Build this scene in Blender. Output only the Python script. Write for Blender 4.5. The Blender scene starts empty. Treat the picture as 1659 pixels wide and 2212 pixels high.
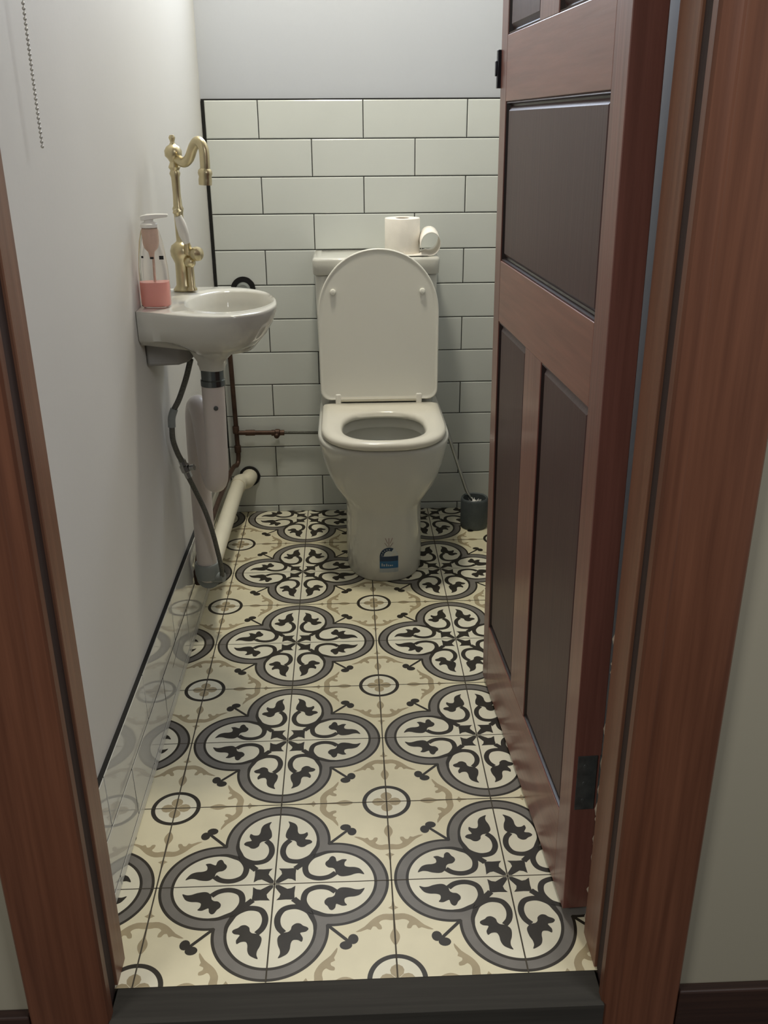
import bpy, bmesh, math, random
from mathutils import Vector, Matrix
random.seed(7)
C = bpy.context.scene.collection
sc = bpy.context.scene
PI = math.pi

# ------------------------------------------------------------------ camera
cam_d = bpy.data.cameras.new('camera'); cam = bpy.data.objects.new('camera', cam_d); C.objects.link(cam)
cam_d.sensor_fit = 'VERTICAL'; cam_d.sensor_height = 24.0; cam_d.lens = 2002.585 / 2212 * 24.0
cam_d.clip_start = 0.02
R = Vector((0.999167, -0.040399, -0.005682)); U = Vector((0.020823, 0.385240, 0.922581)); W = Vector((0.035082, 0.921932, -0.385761))
m = Matrix((R, U, -W)).transposed().to_4x4(); m.translation = Vector((0.14452, -1.22186, 1.19584))
cam.matrix_world = m
sc.camera = cam
sc.view_settings.view_transform = 'Standard'; sc.view_settings.look = 'None'
sc.view_settings.exposure = 0.8; sc.view_settings.gamma = 1.0; sc.view_settings.use_curve_mapping = False

# ------------------------------------------------------------------ light
HALL_LIGHT = 0.09
world = bpy.data.worlds.new('world'); sc.world = world; world.use_nodes = True
bg = world.node_tree.nodes['Background']; bg.inputs[0].default_value = (1.0, 0.97, 0.92, 1); bg.inputs[1].default_value = HALL_LIGHT

def area(name, loc, aim, sx, sy, power, col):
    d = bpy.data.lights.new(name, 'AREA'); d.shape = 'RECTANGLE'; d.size = sx; d.size_y = sy; d.energy = power; d.color = col
    o = bpy.data.objects.new(name, d); C.objects.link(o); o.location = loc
    o.rotation_euler = (Vector(aim) - Vector(loc)).to_track_quat('-Z', 'Y').to_euler()
    return o
window_light = area('window_daylight', (0.175, 1.668, 1.90), (0.175, 0.0, 1.90), 0.37, 0.48, 5.5, (0.74, 0.83, 1.0))
hall_fill = area('hall_fill_left', (-1.5, -1.9, 2.0), (0.5, -0.2, 0.9), 0.8, 0.8, 16.0, (1.0, 0.96, 0.90))  # added unseen fill, brightens the door, frames and threshold but misses the toilet
hall_fill_2 = area('hall_fill_right', (1.5, -1.5, 2.25), (-0.3, 0.1, 1.1), 0.7, 0.7, 15.0, (0.94, 0.94, 0.95))  # second added fill out of view, aimed through the doorway at the left wall
LAMP_POWER = 9.5

# ------------------------------------------------------------------ materials
def mat(name, col, rough=0.5, metal=0.0, noise=0.0, nscale=20.0, bump=0.0, bscale=60.0, spec=0.5, coat=0.0, trans=0.0, ior=1.45, stretch=None, col2=None):
    M = bpy.data.materials.new(name); M.use_nodes = True; nt = M.node_tree; N = nt.nodes; b = N['Principled BSDF']
    c = (col[0], col[1], col[2], 1)
    b.inputs['Base Color'].default_value = c; b.inputs['Roughness'].default_value = rough; b.inputs['Metallic'].default_value = metal
    b.inputs['Specular IOR Level'].default_value = spec; b.inputs['Coat Weight'].default_value = coat; b.inputs['Coat Roughness'].default_value = 0.18
    b.inputs['Transmission Weight'].default_value = trans; b.inputs['IOR'].default_value = ior
    tc = N.new('ShaderNodeTexCoord'); mp = N.new('ShaderNodeMapping'); nt.links.new(tc.outputs['Object'], mp.inputs[0])
    if stretch: mp.inputs['Scale'].default_value = stretch
    if noise > 0 or col2:
        n = N.new('ShaderNodeTexNoise'); n.inputs['Scale'].default_value = nscale; n.inputs['Detail'].default_value = 5
        nt.links.new(mp.outputs[0], n.inputs[0])
        r = N.new('ShaderNodeValToRGB'); r.color_ramp.elements[0].position = 0.3; r.color_ramp.elements[1].position = 0.7
        if col2: a, z = col, col2
        else: a, z = [x * (1 - noise) for x in col], [min(1, x * (1 + noise)) for x in col]
        r.color_ramp.elements[0].color = (*a, 1); r.color_ramp.elements[1].color = (*z, 1)
        nt.links.new(n.outputs['Fac'], r.inputs[0]); nt.links.new(r.outputs[0], b.inputs['Base Color'])
    if bump > 0:
        n2 = N.new('ShaderNodeTexNoise'); n2.inputs['Scale'].default_value = bscale; n2.inputs['Detail'].default_value = 3
        nt.links.new(mp.outputs[0], n2.inputs[0])
        bp = N.new('ShaderNodeBump'); bp.inputs['Strength'].default_value = bump; bp.inputs['Distance'].default_value = 0.002
        nt.links.new(n2.outputs['Fac'], bp.inputs['Height']); nt.links.new(bp.outputs[0], b.inputs['Normal'])
    return M
def wood(name, c1, c2, rough, axis='z', coat=0.0, fine=1.0):
    s = {'z': (60 * fine, 60 * fine, 2.0), 'y': (60 * fine, 2.0, 60 * fine), 'x': (2.0, 60 * fine, 60 * fine)}[axis]
    return mat(name, c1, rough, col2=c2, nscale=1.6, stretch=s, bump=0.12, bscale=2.5, coat=coat)

M = {}
M['paint'] = mat('wall_paint', (0.59, 0.58, 0.545), 0.65, noise=0.015, nscale=3, bump=0.08, bscale=90)
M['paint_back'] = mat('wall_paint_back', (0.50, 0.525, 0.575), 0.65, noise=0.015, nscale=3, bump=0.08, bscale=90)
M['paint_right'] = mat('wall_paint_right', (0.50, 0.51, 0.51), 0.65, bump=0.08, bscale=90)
M['hall_paint'] = mat('hall_paint', (0.30, 0.28, 0.215), 0.6, bump=0.05)
M['ceiling'] = mat('ceiling_paint', (0.38, 0.38, 0.37), 0.8, bump=0.05)
M['tile'] = mat('white_glazed_tile', (0.66, 0.69, 0.67), 0.15, noise=0.02, nscale=6, bump=0.03, bscale=25, spec=0.5)
M['tile_gloss'] = mat('glossy_skirting_tile', (0.58, 0.58, 0.53), 0.05, noise=0.02, nscale=6, spec=0.8)
M['grout'] = mat('black_grout', (0.012, 0.012, 0.011), 0.85, bump=0.3, bscale=300)
M['cream'] = mat('floor_cream', (0.74, 0.685, 0.49), 0.42, noise=0.05, nscale=14, bump=0.02, bscale=40, spec=0.3)
M['cream2'] = mat('floor_pale', (0.75, 0.72, 0.575), 0.42, noise=0.04, nscale=14, bump=0.02, bscale=40, spec=0.3)
M['ink'] = mat('floor_black', (0.030, 0.025, 0.018), 0.42, noise=0.2, nscale=30, spec=0.3)
M['fgrey'] = mat('floor_grey', (0.18, 0.168, 0.15), 0.42, noise=0.08, nscale=30, spec=0.3)
M['tan'] = mat('floor_tan', (0.40, 0.33, 0.205), 0.42, spec=0.3, noise=0.08, nscale=30)
M['joint'] = mat('floor_joint', (0.06, 0.05, 0.035), 0.8)
M['porcelain'] = mat('white_porcelain', (0.60, 0.595, 0.545), 0.08, spec=0.55, noise=0.01, nscale=4)
M['seatplastic'] = mat('seat_plastic', (0.72, 0.69, 0.60), 0.16, spec=0.5, noise=0.01, nscale=4)
M['lidplastic'] = mat('lid_plastic', (0.78, 0.77, 0.71), 0.22, spec=0.5, noise=0.01, nscale=4)
M['flange_shade'] = mat('shaded_porcelain', (0.30, 0.295, 0.28), 0.7, noise=0.04, nscale=10)  # shade under the basin put into a greyer porcelain colour for the flange
M['filler'] = mat('old_filler', (0.30, 0.25, 0.19), 0.8, noise=0.25, nscale=90)
M['water'] = mat('bowl_water', (0.35, 0.36, 0.33), 0.03, spec=0.6, noise=0.05, nscale=8)
M['brass'] = mat('brushed_brass', (0.60, 0.52, 0.33), 0.33, metal=1.0, noise=0.08, nscale=40)
M['ceramic'] = mat('ceramic_lever', (0.75, 0.74, 0.70), 0.1)
M['chrome'] = mat('chrome', (0.55, 0.56, 0.55), 0.12, metal=1.0, noise=0.05, nscale=30)
M['darkchrome'] = mat('dark_chrome', (0.16, 0.18, 0.18), 0.2, metal=0.9, noise=0.1, nscale=30)
M['pvc'] = mat('white_pvc', (0.66, 0.60, 0.56), 0.35, noise=0.05, nscale=8)
M['pvc2'] = mat('cream_pvc', (0.74, 0.70, 0.56), 0.35, noise=0.05, nscale=8)
M['copper'] = mat('old_copper', (0.085, 0.050, 0.036), 0.5, metal=0.6, noise=0.3, nscale=40)
M['braid'] = mat('braided_steel', (0.13, 0.13, 0.115), 0.4, metal=0.6, noise=0.4, nscale=400, bump=0.6, bscale=900)
M['hosegrey'] = mat('grey_plastic', (0.24, 0.26, 0.25), 0.3, noise=0.1, nscale=30)
M['black'] = mat('black_rubber', (0.008, 0.008, 0.009), 0.6, bump=0.5, bscale=300)
M['brushgrey'] = mat('grey_stone', (0.085, 0.10, 0.105), 0.6, noise=0.12, nscale=60, bump=0.2, bscale=200)
M['bristle'] = mat('white_bristle', (0.7, 0.7, 0.68), 0.7, noise=0.2, nscale=200)
M['paper'] = mat('tissue_paper', (0.90, 0.86, 0.79), 0.9, noise=0.02, nscale=60, bump=0.25, bscale=500)
M['card'] = mat('cardboard', (0.35, 0.26, 0.17), 0.8, noise=0.05)
M['glass'] = mat('clear_plastic', (1.0, 0.96, 0.93), 0.04, trans=1.0, ior=1.12)
M['soap'] = mat('pink_soap', (1.0, 0.50, 0.46), 0.08, trans=0.35, ior=1.2, noise=0.05, nscale=20)
M['pump'] = mat('translucent_pump', (0.80, 0.62, 0.52), 0.3, trans=0.3, ior=1.2, noise=0.06, nscale=60)
M['whitecap'] = mat('white_cap', (0.82, 0.80, 0.75), 0.3, noise=0.02)
M['bluelabel'] = mat('blue_label', (0.018, 0.12, 0.27), 0.35, noise=0.06)
M['navylabel'] = mat('navy_label', (0.012, 0.035, 0.085), 0.35, noise=0.06)
M['whitelabel'] = mat('white_label', (0.55, 0.58, 0.58), 0.35, noise=0.04)
M['faintlabel'] = mat('faint_label', (0.38, 0.42, 0.44), 0.35, noise=0.04)
M['redmark'] = mat('faded_mark', (0.30, 0.22, 0.21), 0.4, noise=0.1)
M['frame_wood'] = wood('stained_frame_wood', (0.092, 0.034, 0.018), (0.148, 0.058, 0.031), 0.42)
M['lining_wood'] = wood('stained_lining_wood', (0.15, 0.070, 0.042), (0.21, 0.10, 0.060), 0.36)
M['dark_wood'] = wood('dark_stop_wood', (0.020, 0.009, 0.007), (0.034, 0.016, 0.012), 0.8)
M['door_wood'] = wood('door_wood', (0.125, 0.048, 0.037), (0.185, 0.074, 0.057), 0.36, coat=0.30)
M['door_wood_h'] = wood('door_rail_wood', (0.145, 0.052, 0.035), (0.21, 0.080, 0.055), 0.36, 'y', coat=0.30)
M['panel_wood'] = wood('door_panel_wood', (0.046, 0.021, 0.021), (0.060, 0.028, 0.027), 0.42, coat=0.0)
M['groove'] = mat('varnish_groove', (0.016, 0.007, 0.006), 0.3, noise=0.1)
M['sill_wood'] = wood('grey_sill_wood', (0.024, 0.022, 0.018), (0.038, 0.035, 0.029), 0.85, 'x')
M['hall_floor'] = wood('hall_floor_boards', (0.020, 0.014, 0.011), (0.035, 0.024, 0.018), 0.5, 'x')
M['skirt_dark'] = wood('dark_skirting_wood', (0.020, 0.010, 0.008), (0.040, 0.020, 0.014), 0.5, 'x')
M['iron'] = mat('aged_steel', (0.10, 0.11, 0.11), 0.45, metal=0.6, noise=0.25, nscale=60)
M['lockmetal'] = mat('black_steel', (0.03, 0.032, 0.042), 0.3, metal=0.7, noise=0.2, nscale=60)
M['bead'] = mat('steel_beads', (0.45, 0.44, 0.40), 0.3, metal=0.5, noise=0.05)
M['winframe'] = mat('white_window_frame', (0.7, 0.7, 0.68), 0.4, noise=0.02)
M['winglass'] = mat('window_glass', (0.95, 0.97, 1.0), 0.3, trans=1.0, ior=1.05)
def emit(name, col, s):
    m_ = bpy.data.materials.new(name); m_.use_nodes = True; b = m_.node_tree.nodes['Principled BSDF']
    b.inputs['Base Color'].default_value = (*col, 1); b.inputs['Emission Color'].default_value = (*col, 1); b.inputs['Emission Strength'].default_value = s
    return m_
M['lampglass'] = emit('lamp_glass', (1.0, 0.90, 0.70), 3.0)

# ------------------------------------------------------------------ mesh helpers
def V(*a): return Vector(a)
def newbm(): return bmesh.new()
def setmi(bm, start, mi):
    bm.faces.ensure_lookup_table()
    for f in bm.faces[start:]: f.material_index = mi
def obj(name, bm, mats, parent=None, smooth=35, bevel=0, seg=2, subsurf=0):
    me = bpy.data.meshes.new(name); bmesh.ops.recalc_face_normals(bm, faces=bm.faces[:]) if smooth != 'raw' else None
    bm.to_mesh(me); bm.free()
    if not isinstance(mats, (list, tuple)): mats = [mats]
    for x in mats: me.materials.append(x)
    if smooth not in (None, 'raw', 0):
        for p in me.polygons: p.use_smooth = True
        me.set_sharp_from_angle(angle=math.radians(smooth))
    o = bpy.data.objects.new(name, me); C.objects.link(o)
    if parent: o.parent = parent; o.matrix_parent_inverse = Matrix.Translation(-parent.location)
    if bevel:
        b = o.modifiers.new('bevel', 'BEVEL'); b.width = bevel; b.segments = seg; b.limit_method = 'ANGLE'; b.angle_limit = math.radians(40); b.harden_normals = False
    if subsurf:
        s = o.modifiers.new('sub', 'SUBSURF'); s.levels = subsurf; s.render_levels = subsurf
    return o
def empty(name, loc):
    o = bpy.data.objects.new(name, None); o.empty_display_size = 0.05; o.location = loc; C.objects.link(o); return o
def tag(o, label=None, cat=None, group=None, kind=None):
    if label: o['label'] = label
    if cat: o['category'] = cat
    if group: o['group'] = group
    if kind: o['kind'] = kind
    return o
def box(bm, x0, x1, y0, y1, z0, z1, mi=0):
    s = len(bm.faces)
    v = [bm.verts.new((x, y, z)) for z in (z0, z1) for y in (y0, y1) for x in (x0, x1)]
    for f in ((0, 2, 3, 1), (4, 5, 7, 6), (0, 1, 5, 4), (2, 6, 7, 3), (0, 4, 6, 2), (1, 3, 7, 5)): bm.faces.new([v[i] for i in f])
    setmi(bm, s, mi); return v
def hexa(bm, pts, mi=0):
    """8 points ordered as box()"""
    s = len(bm.faces); v = [bm.verts.new(p) for p in pts]
    for f in ((0, 2, 3, 1), (4, 5, 7, 6), (0, 1, 5, 4), (2, 6, 7, 3), (0, 4, 6, 2), (1, 3, 7, 5)): bm.faces.new([v[i] for i in f])
    setmi(bm, s, mi); return v
def loft(bm, rings, cap0=True, cap1=True, closed=True, mi=0):
    s = len(bm.faces); vs = [[bm.verts.new(p) for p in r] for r in rings]; n = len(rings[0])
    for a, b in zip(vs[:-1], vs[1:]):
        for i in range(n if closed else n - 1):
            j = (i + 1) % n; bm.faces.new((a[i], a[j], b[j], b[i]))
    if cap0: bm.faces.new(list(reversed(vs[0])))
    if cap1: bm.faces.new(vs[-1])
    setmi(bm, s, mi)
def catmull(pts, n=8):
    P = [Vector(p) for p in pts]; out = []
    P = [2 * P[0] - P[1]] + P + [2 * P[-1] - P[-2]]
    for i in range(1, len(P) - 2):
        a, b, c, d = P[i - 1:i + 3]
        for k in range(n):
            t = k / n
            out.append(0.5 * ((2 * b) + (c - a) * t + (2 * a - 5 * b + 4 * c - d) * t * t + (3 * b - a - 3 * c + d) * t ** 3))
    out.append(P[-2]); return out
def tube(bm, pts, r, seg=16, cap=True, mi=0):
    pts = [Vector(p) for p in pts]; n = len(pts)
    rr = r if isinstance(r, (list, tuple)) else [r] * n
    T = []
    for i in range(n):
        t = (pts[min(i + 1, n - 1)] - pts[max(i - 1, 0)]); T.append(t.normalized())
    up = Vector((0, 0, 1)) if abs(T[0].z) < 0.9 else Vector((1, 0, 0))
    nrm = (up - T[0] * up.dot(T[0])).normalized(); rings = []
    for i in range(n):
        nrm = (nrm - T[i] * nrm.dot(T[i])).normalized(); b = T[i].cross(nrm)
        rings.append([pts[i] + rr[i] * (math.cos(2 * PI * k / seg) * nrm + math.sin(2 * PI * k / seg) * b) for k in range(seg)])
    loft(bm, rings, cap, cap, True, mi)
def lathe(bm, prof, c=(0, 0, 0), axis=(0, 0, 1), seg=28, cap=True, mi=0):
    ax = Vector(axis).normalized(); t = Vector((1, 0, 0)) if abs(ax.x) < 0.8 else Vector((0, 1, 0))
    u = (t - ax * t.dot(ax)).normalized(); w = ax.cross(u); c = Vector(c)
    rings = [[c + ax * h + max(r, 1e-5) * (math.cos(2 * PI * k / seg) * u + math.sin(2 * PI * k / seg) * w) for k in range(seg)] for r, h in prof]
    loft(bm, rings, cap, cap, True, mi)
def ball(bm, c, r, seg=20, sz=1.0, mi=0):
    lathe(bm, [(r * math.sin(PI * k / 10), -r * sz * math.cos(PI * k / 10)) for k in range(11)], c, seg=seg, mi=mi)
def prism(bm, poly, z0, z1, mi=0):
    loft(bm, [[(x, y, z0) for x, y in poly], [(x, y, z1) for x, y in poly]], mi=mi)

# ------------------------------------------------------------------ room shell
YB = 1.66
XR = 0.64
def wallx(y): return -0.258 - 0.0135 * (YB + 0.01 - y) / 1.67
bm = newbm()
hexa(bm, [(-0.45, -0.142, 0), (wallx(-0.142), -0.142, 0), (-0.45, 1.76, 0), (wallx(1.67), 1.76, 0), (-0.45, -0.142, 2.5), (wallx(-0.142), -0.142, 2.5), (-0.45, 1.76, 2.5), (wallx(1.67), 1.76, 2.5)])
tag(obj('wall_left', bm, M['paint'], smooth=0), kind='structure')
bm = newbm()                                        # back wall with the window opening high up
WX0, WX1, WZ0, WZ1 = -0.04, 0.39, 1.63, 2.17
for b in ((-0.26, WX0, 0, 2.5), (WX1, XR + 0.1, 0, 2.5), (WX0, WX1, 0, WZ0), (WX0, WX1, WZ1, 2.5)):
    box(bm, b[0], b[1], YB + 0.010, YB + 0.11, b[2], b[3])
tag(obj('wall_back', bm, M['paint_back'], smooth=0), kind='structure')
bm = newbm(); box(bm, XR, XR + 0.1, -0.125, YB + 0.01, 0, 2.5)
tag(obj('wall_right', bm, M['paint_right'], smooth=0), kind='structure')
bm = newbm(); box(bm, -0.45, XR + 0.1, -0.235, YB + 0.11, 2.5, 2.56)
tag(obj('ceiling', bm, M['ceiling'], smooth=0), kind='structure')
XL, XO = -0.222, 0.502                               # door lining faces
bm = newbm()                                        # hall partition around the doorway
box(bm, -1.2, XL - 0.02, -0.235, -0.142, -0.12, 2.5); box(bm, XO + 0.02, 1.6, -0.235, -0.125, -0.12, 2.5); box(bm, XL - 0.02, XO + 0.02, -0.235, -0.13, 2.02, 2.5)
tag(obj('wall_front', bm, M['hall_paint'], smooth=0), kind='structure')
bm = newbm(); box(bm, -1.2, 1.6, -2.4, -0.258, -0.16, -0.12)
tag(obj('floor_hall', bm, M['hall_floor'], smooth=0), kind='structure')
# window: frame, mullion and frosted pane
bm = newbm()
for b in ((WX0, WX0 + .03, WZ0, WZ1), (WX1 - .03, WX1, WZ0, WZ1), (WX0, WX1, WZ0, WZ0 + .03), (WX0, WX1, WZ1 - .03, WZ1)):
    box(bm, b[0], b[1], YB + 0.03, YB + 0.07, b[2], b[3])
w = tag(obj('window_1', bm, M['winframe'], smooth=0, bevel=0.003), kind='structure')
bm = newbm(); box(bm, WX0 + .028, WX1 - .028, YB + 0.048, YB + 0.052, WZ0 + .028, WZ1 - .028); obj('window_pane', bm, M['winglass'], w, smooth=0)

# ------------------------------------------------------------------ patterned floor
T_ = 0.2
LEAF = [(0.768,0.078),(0.729,0.091),(0.689,0.088),(0.645,0.071),(0.587,0.062),(0.551,0.072),(0.522,0.108),(0.515,0.143),(0.493,0.164),(0.457,0.172),(0.431,0.204),(0.434,0.238),(0.456,0.262),(0.474,0.297),(0.496,0.306),(0.519,0.284),(0.528,0.243),(0.552,0.251),(0.582,0.265),(0.618,0.257),(0.600,0.228),(0.599,0.188),(0.632,0.171),(0.683,0.167),(0.726,0.150),(0.751,0.118)]
STROKE = [(0.505,0.3600),(0.440,0.3560),(0.372,0.330),(0.308,0.297),(0.262,0.220),(0.258,0.150),(0.283,0.090),(0.343,0.056),(0.408,0.050),(0.472,0.068),(0.522,0.108)]
STAR = [(0.240,0.250),(0.218,0.222),(0.173,0.172),(0.108,0.168),(0.036,0.172),(0.058,0.142),(0.064,0.113),(0.021,0.047),(0.021,0.021),(0.047,0.021),(0.113,0.064),(0.142,0.058),(0.172,0.036),(0.168,0.108),(0.172,0.173),(0.222,0.218),(0.250,0.240)]
CLUB = [(0.622,0.601),(0.576,0.631),(0.561,0.660),(0.576,0.693),(0.615,0.705),(0.650,0.696),(0.672,0.672),(0.696,0.650),(0.705,0.613),(0.692,0.574),(0.660,0.561),(0.631,0.576),(0.601,0.622)]
SCROLL = [(0.685,0.538),(0.728,0.537),(0.780,0.515),(0.807,0.524),(0.825,0.491),(0.852,0.494),(0.868,0.520),(0.898,0.518),(0.893,0.481),(0.877,0.455),(0.899,0.432),(0.936,0.425),(1.0,0.432),(1.0,0.372),(0.964,0.366),(0.911,0.366),(0.852,0.394),(0.808,0.433),(0.757,0.489)]
BUD = [(1.0,0.665),(0.978,0.656),(0.962,0.615),(0.962,0.580),(0.974,0.548),(0.988,0.518),(0.992,0.43),(1.0,0.43)]
ARROW = [(1.0,0.357),(0.991,0.322),(0.957,0.303),(0.985,0.283),(0.993,0.235),(1.0,0.220)]
def smoothpoly(P, n=3):
    out = []; k = len(P)
    for i in range(k):
        a, b, c, d = (Vector(P[(i + j) % k]) for j in (-1, 0, 1, 2))
        for q in range(n):
            t = q / n; p = 0.5 * ((2 * b) + (c - a) * t + (2 * a - 5 * b + 4 * c - d) * t * t + (3 * b - a - 3 * c + d) * t ** 3); out.append((p.x, p.y))
    return out
def strokepoly(P, w, n=4):
    Q = [v.xy for v in catmull([(x, y, 0) for x, y in P], n)]; L = []; Rr = []
    for i, q in enumerate(Q):
        t = (Q[min(i + 1, len(Q) - 1)] - Q[max(i - 1, 0)]).normalized(); nn = Vector((-t.y, t.x))
        ww = w * min(1.0, 0.52 + 0.48 * i / 12); L.append(tuple(q + nn * ww / 2)); Rr.append(tuple(q - nn * ww / 2))
    return L, Rr
CC = 0.505
def lobe(Rd):
    if 2 * Rd * Rd >= CC * CC: xd = (CC + math.sqrt(2 * Rd * Rd - CC * CC)) / 2 if Rd > 0.44 else (CC - math.sqrt(2 * Rd * Rd - CC * CC)) / 2
    # the arc stops where it meets the diagonal on the outer side
    P = [(0, 0), (CC + Rd, 0)]
    for k in range(1, 60):
        a = k * PI / 60; x, y = CC + Rd * math.cos(a), Rd * math.sin(a)
        if y >= x: break
        P.append((x, y))
    x, y = P[-1]; P.append(((x + y) / 2, (x + y) / 2)); return P
def cream_lobe(Rd):
    P = [(0, 0), (CC + Rd, 0)]
    for k in range(1, 60):
        a = k * PI / 60
        if a > 1.75: break
        P.append((CC + Rd * math.cos(a), Rd * math.sin(a)))
    return P + [(0.366, 0.335), (0.308, 0.29), (0.235, 0.235)]
shapes = []                                          # (polygon, material, layer)
shapes += [([(0, 0), (1, 0), (1, 1), (0, 1)], 0, 0)]
half = [(lobe(0.473), 2, 1), (lobe(0.448), 3, 2), (lobe(0.372), 2, 3), (cream_lobe(0.347), 1, 4), (smoothpoly(LEAF), 2, 6), ([(0.608 + 0.050 * math.cos(k * PI / 8), 0.666 + 0.042 * math.sin(k * PI / 8)) for k in range(16)], 2, 2),
        (smoothpoly(SCROLL, 2), 4, 1), (smoothpoly(BUD, 2), 4, 1), (ARROW, 4, 1)]
def mirror(P): return [(y, x) for x, y in P]
def clip01(P): return [(min(x, 1.0), min(y, 1.0)) for x, y in P]
for P, mi, l in half:
    P = clip01(P); shapes.append((P, mi, l)); shapes.append((mirror(P), mi, l + 0.3))
shapes.append(([(0.484, 0.464), (0.464, 0.484), (0.614, 0.634), (0.640, 0.672), (0.672, 0.640), (0.634, 0.614)], 2, 2.6)); STAR = [(0.112 + (x - 0.112) * 1.13, 0.112 + (y - 0.112) * 1.13) if max(x, y) < 0.18 else (x, y) for x, y in STAR]; shapes.append((STAR, 2, 6)); shapes.append(([(0.190, 0.150), (0.150, 0.190), (0.172, 0.21), (0.21, 0.25), (0.24, 0.285), (0.295, 0.318), (0.342, 0.342), (0.318, 0.295), (0.285, 0.24), (0.25, 0.21), (0.21, 0.172)], 2, 6.4))
Ls, Rs = strokepoly(STROKE, 0.052)
for i in range(len(Ls) - 1):
    q = [Ls[i], Ls[i + 1], Rs[i + 1], Rs[i]]; shapes.append((q, 2, 5)); shapes.append((mirror(q), 2, 5))
def arcq(r0, r1=None, n=14):
    a = [(1 - r0 * math.cos(t * PI / 2 / n), 1 - r0 * math.sin(t * PI / 2 / n)) for t in range(n + 1)]
    return a
for k in range(14):
    A0, A1 = arcq(0.232), arcq(0.193); shapes.append(([A0[k], A0[k + 1], A1[k + 1], A1[k]], 2, 1))
shapes.append((arcq(0.193) + [(1, 1)], 1, 1))
pet = [(1, 1)] + [(1 - 0.09 + 0.052 * math.cos(a), 1 - 0.055 * math.sin(a)) for a in [0.15 * k * PI / 1.5 for k in range(0, 11)]]
pet = [(1, 1), (0.975, 0.978), (0.95, 0.952), (0.915, 0.945), (0.885, 0.957), (0.866, 0.985), (0.862, 1)]
shapes.append((pet, 4, 2)); shapes.append((mirror(pet), 4, 2))
def clip_room(P):
    for ax, c_, sg in ((1, -0.197, 1), (1, YB + 0.009, -1), (0, -0.272, 1), (0, XR - 0.001, -1)):
        if all((p[ax] - c_) * sg >= 0 for p in P): continue
        out = []
        for i in range(len(P)):
            a_, b_ = P[i - 1], P[i]; da, db = (a_[ax] - c_) * sg, (b_[ax] - c_) * sg
            if (da >= 0) != (db >= 0): t = da / (da - db); out.append((a_[0] + t * (b_[0] - a_[0]), a_[1] + t * (b_[1] - a_[1])))
            if db >= 0: out.append(b_)
        P = out
        if len(P) < 3: return []
    return P
bm = newbm()
for I in range(-2, 4):
    for J in range(-1, 9):
        fx = 1 if I % 2 == 0 else -1; fy = 1 if J % 2 == 0 else -1
        ox = (I if fx == 1 else I + 1) * T_; oy = (J if fy == 1 else J + 1) * T_
        for P, mi, l in shapes:
            Q = clip_room([(ox + fx * x * T_, oy + fy * y * T_) for x, y in P])
            if len(Q) < 3: continue
            f = bm.faces.new([bm.verts.new((x, y, l * 6e-5)) for x, y in Q]); f.material_index = mi
bm.normal_update()
for f in bm.faces:
    if f.normal.z < 0: f.normal_flip()
zj = 7.5e-4 * 0 + 5.2e-4
for I in range(-1, 4):                                # thin grout joints between the tiles
    w_ = 0.0012; x = I * T_; s = len(bm.faces)
    bm.faces.new([bm.verts.new(q) for q in ((x - w_, -0.197, zj), (x + w_, -0.197, zj), (x + w_, YB + .009, zj), (x - w_, YB + .009, zj))]); setmi(bm, s, 5)
for J in range(0, 9):
    w_ = 0.0009; y = J * T_; s = len(bm.faces)
    bm.faces.new([bm.verts.new(q) for q in ((-0.272, y - w_, zj), (XR - .001, y - w_, zj), (XR - .001, y + w_, zj), (-0.272, y + w_, zj))]); setmi(bm, s, 5)
box(bm, -0.272, XR, -0.1962, YB + 0.009, -0.04, -0.0004, 5)
tag(obj('floor', bm, [M['cream'], M['cream2'], M['ink'], M['fgrey'], M['tan'], M['joint']], smooth='raw'), kind='structure')

# ------------------------------------------------------------------ wall tiles on the back wall (black grout behind, each tile pillowed)
def tile(bm, o, a, b, w, h, t, e=0.0022):
    """tile from corner o, along unit a (width) and b (height), thickness t towards a x b side n"""
    n = a.cross(b).normalized(); r0 = [o, o + a * w, o + a * w + b * h, o + b * h]
    r1 = [p + n * (t - e * 0.6) for p in r0]
    r2 = [o + a * e + b * e + n * t, o + a * (w - e) + b * e + n * t, o + a * (w - e) + b * (h - e) + n * t, o + a * e + b * (h - e) + n * t]
    loft(bm, [r0, r1, r2], False, True)
bm = newbm(); TW, TH, X0, ZT, G = 0.2994, 0.1033, -0.248, 1.2622, 0.0026
a, b = V(1, 0, 0), V(0, 0, 1)
for k in range(13):
    z1 = ZT - k * TH; z0 = max(ZT - (k + 1) * TH, 0.0); off = 0.5 if k % 2 == 0 else 1.0
    xs = [X0] + [X0 + TW * (off + q) for q in range(0, 4) if X0 + TW * (off + q) < XR - 0.02] + [XR]
    for x0, x1 in zip(xs[:-1], xs[1:]):
        l = G / 2 if x0 > X0 else 0
        tile(bm, V(x0 + l, YB + 0.006, z0 + (G / 2 if k < 12 else 0)), a, b, x1 - x0 - l - G / 2, z1 - z0 - G / 2 - (G / 2 if k < 12 else 0), 0.006)
s = len(bm.faces); box(bm, -0.257, XR, YB + 0.0022, YB + 0.0099, 0, ZT + 0.003, 1)
tag(obj('trim_1', bm, [M['tile'], M['grout']], smooth=20), kind='structure')
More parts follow.
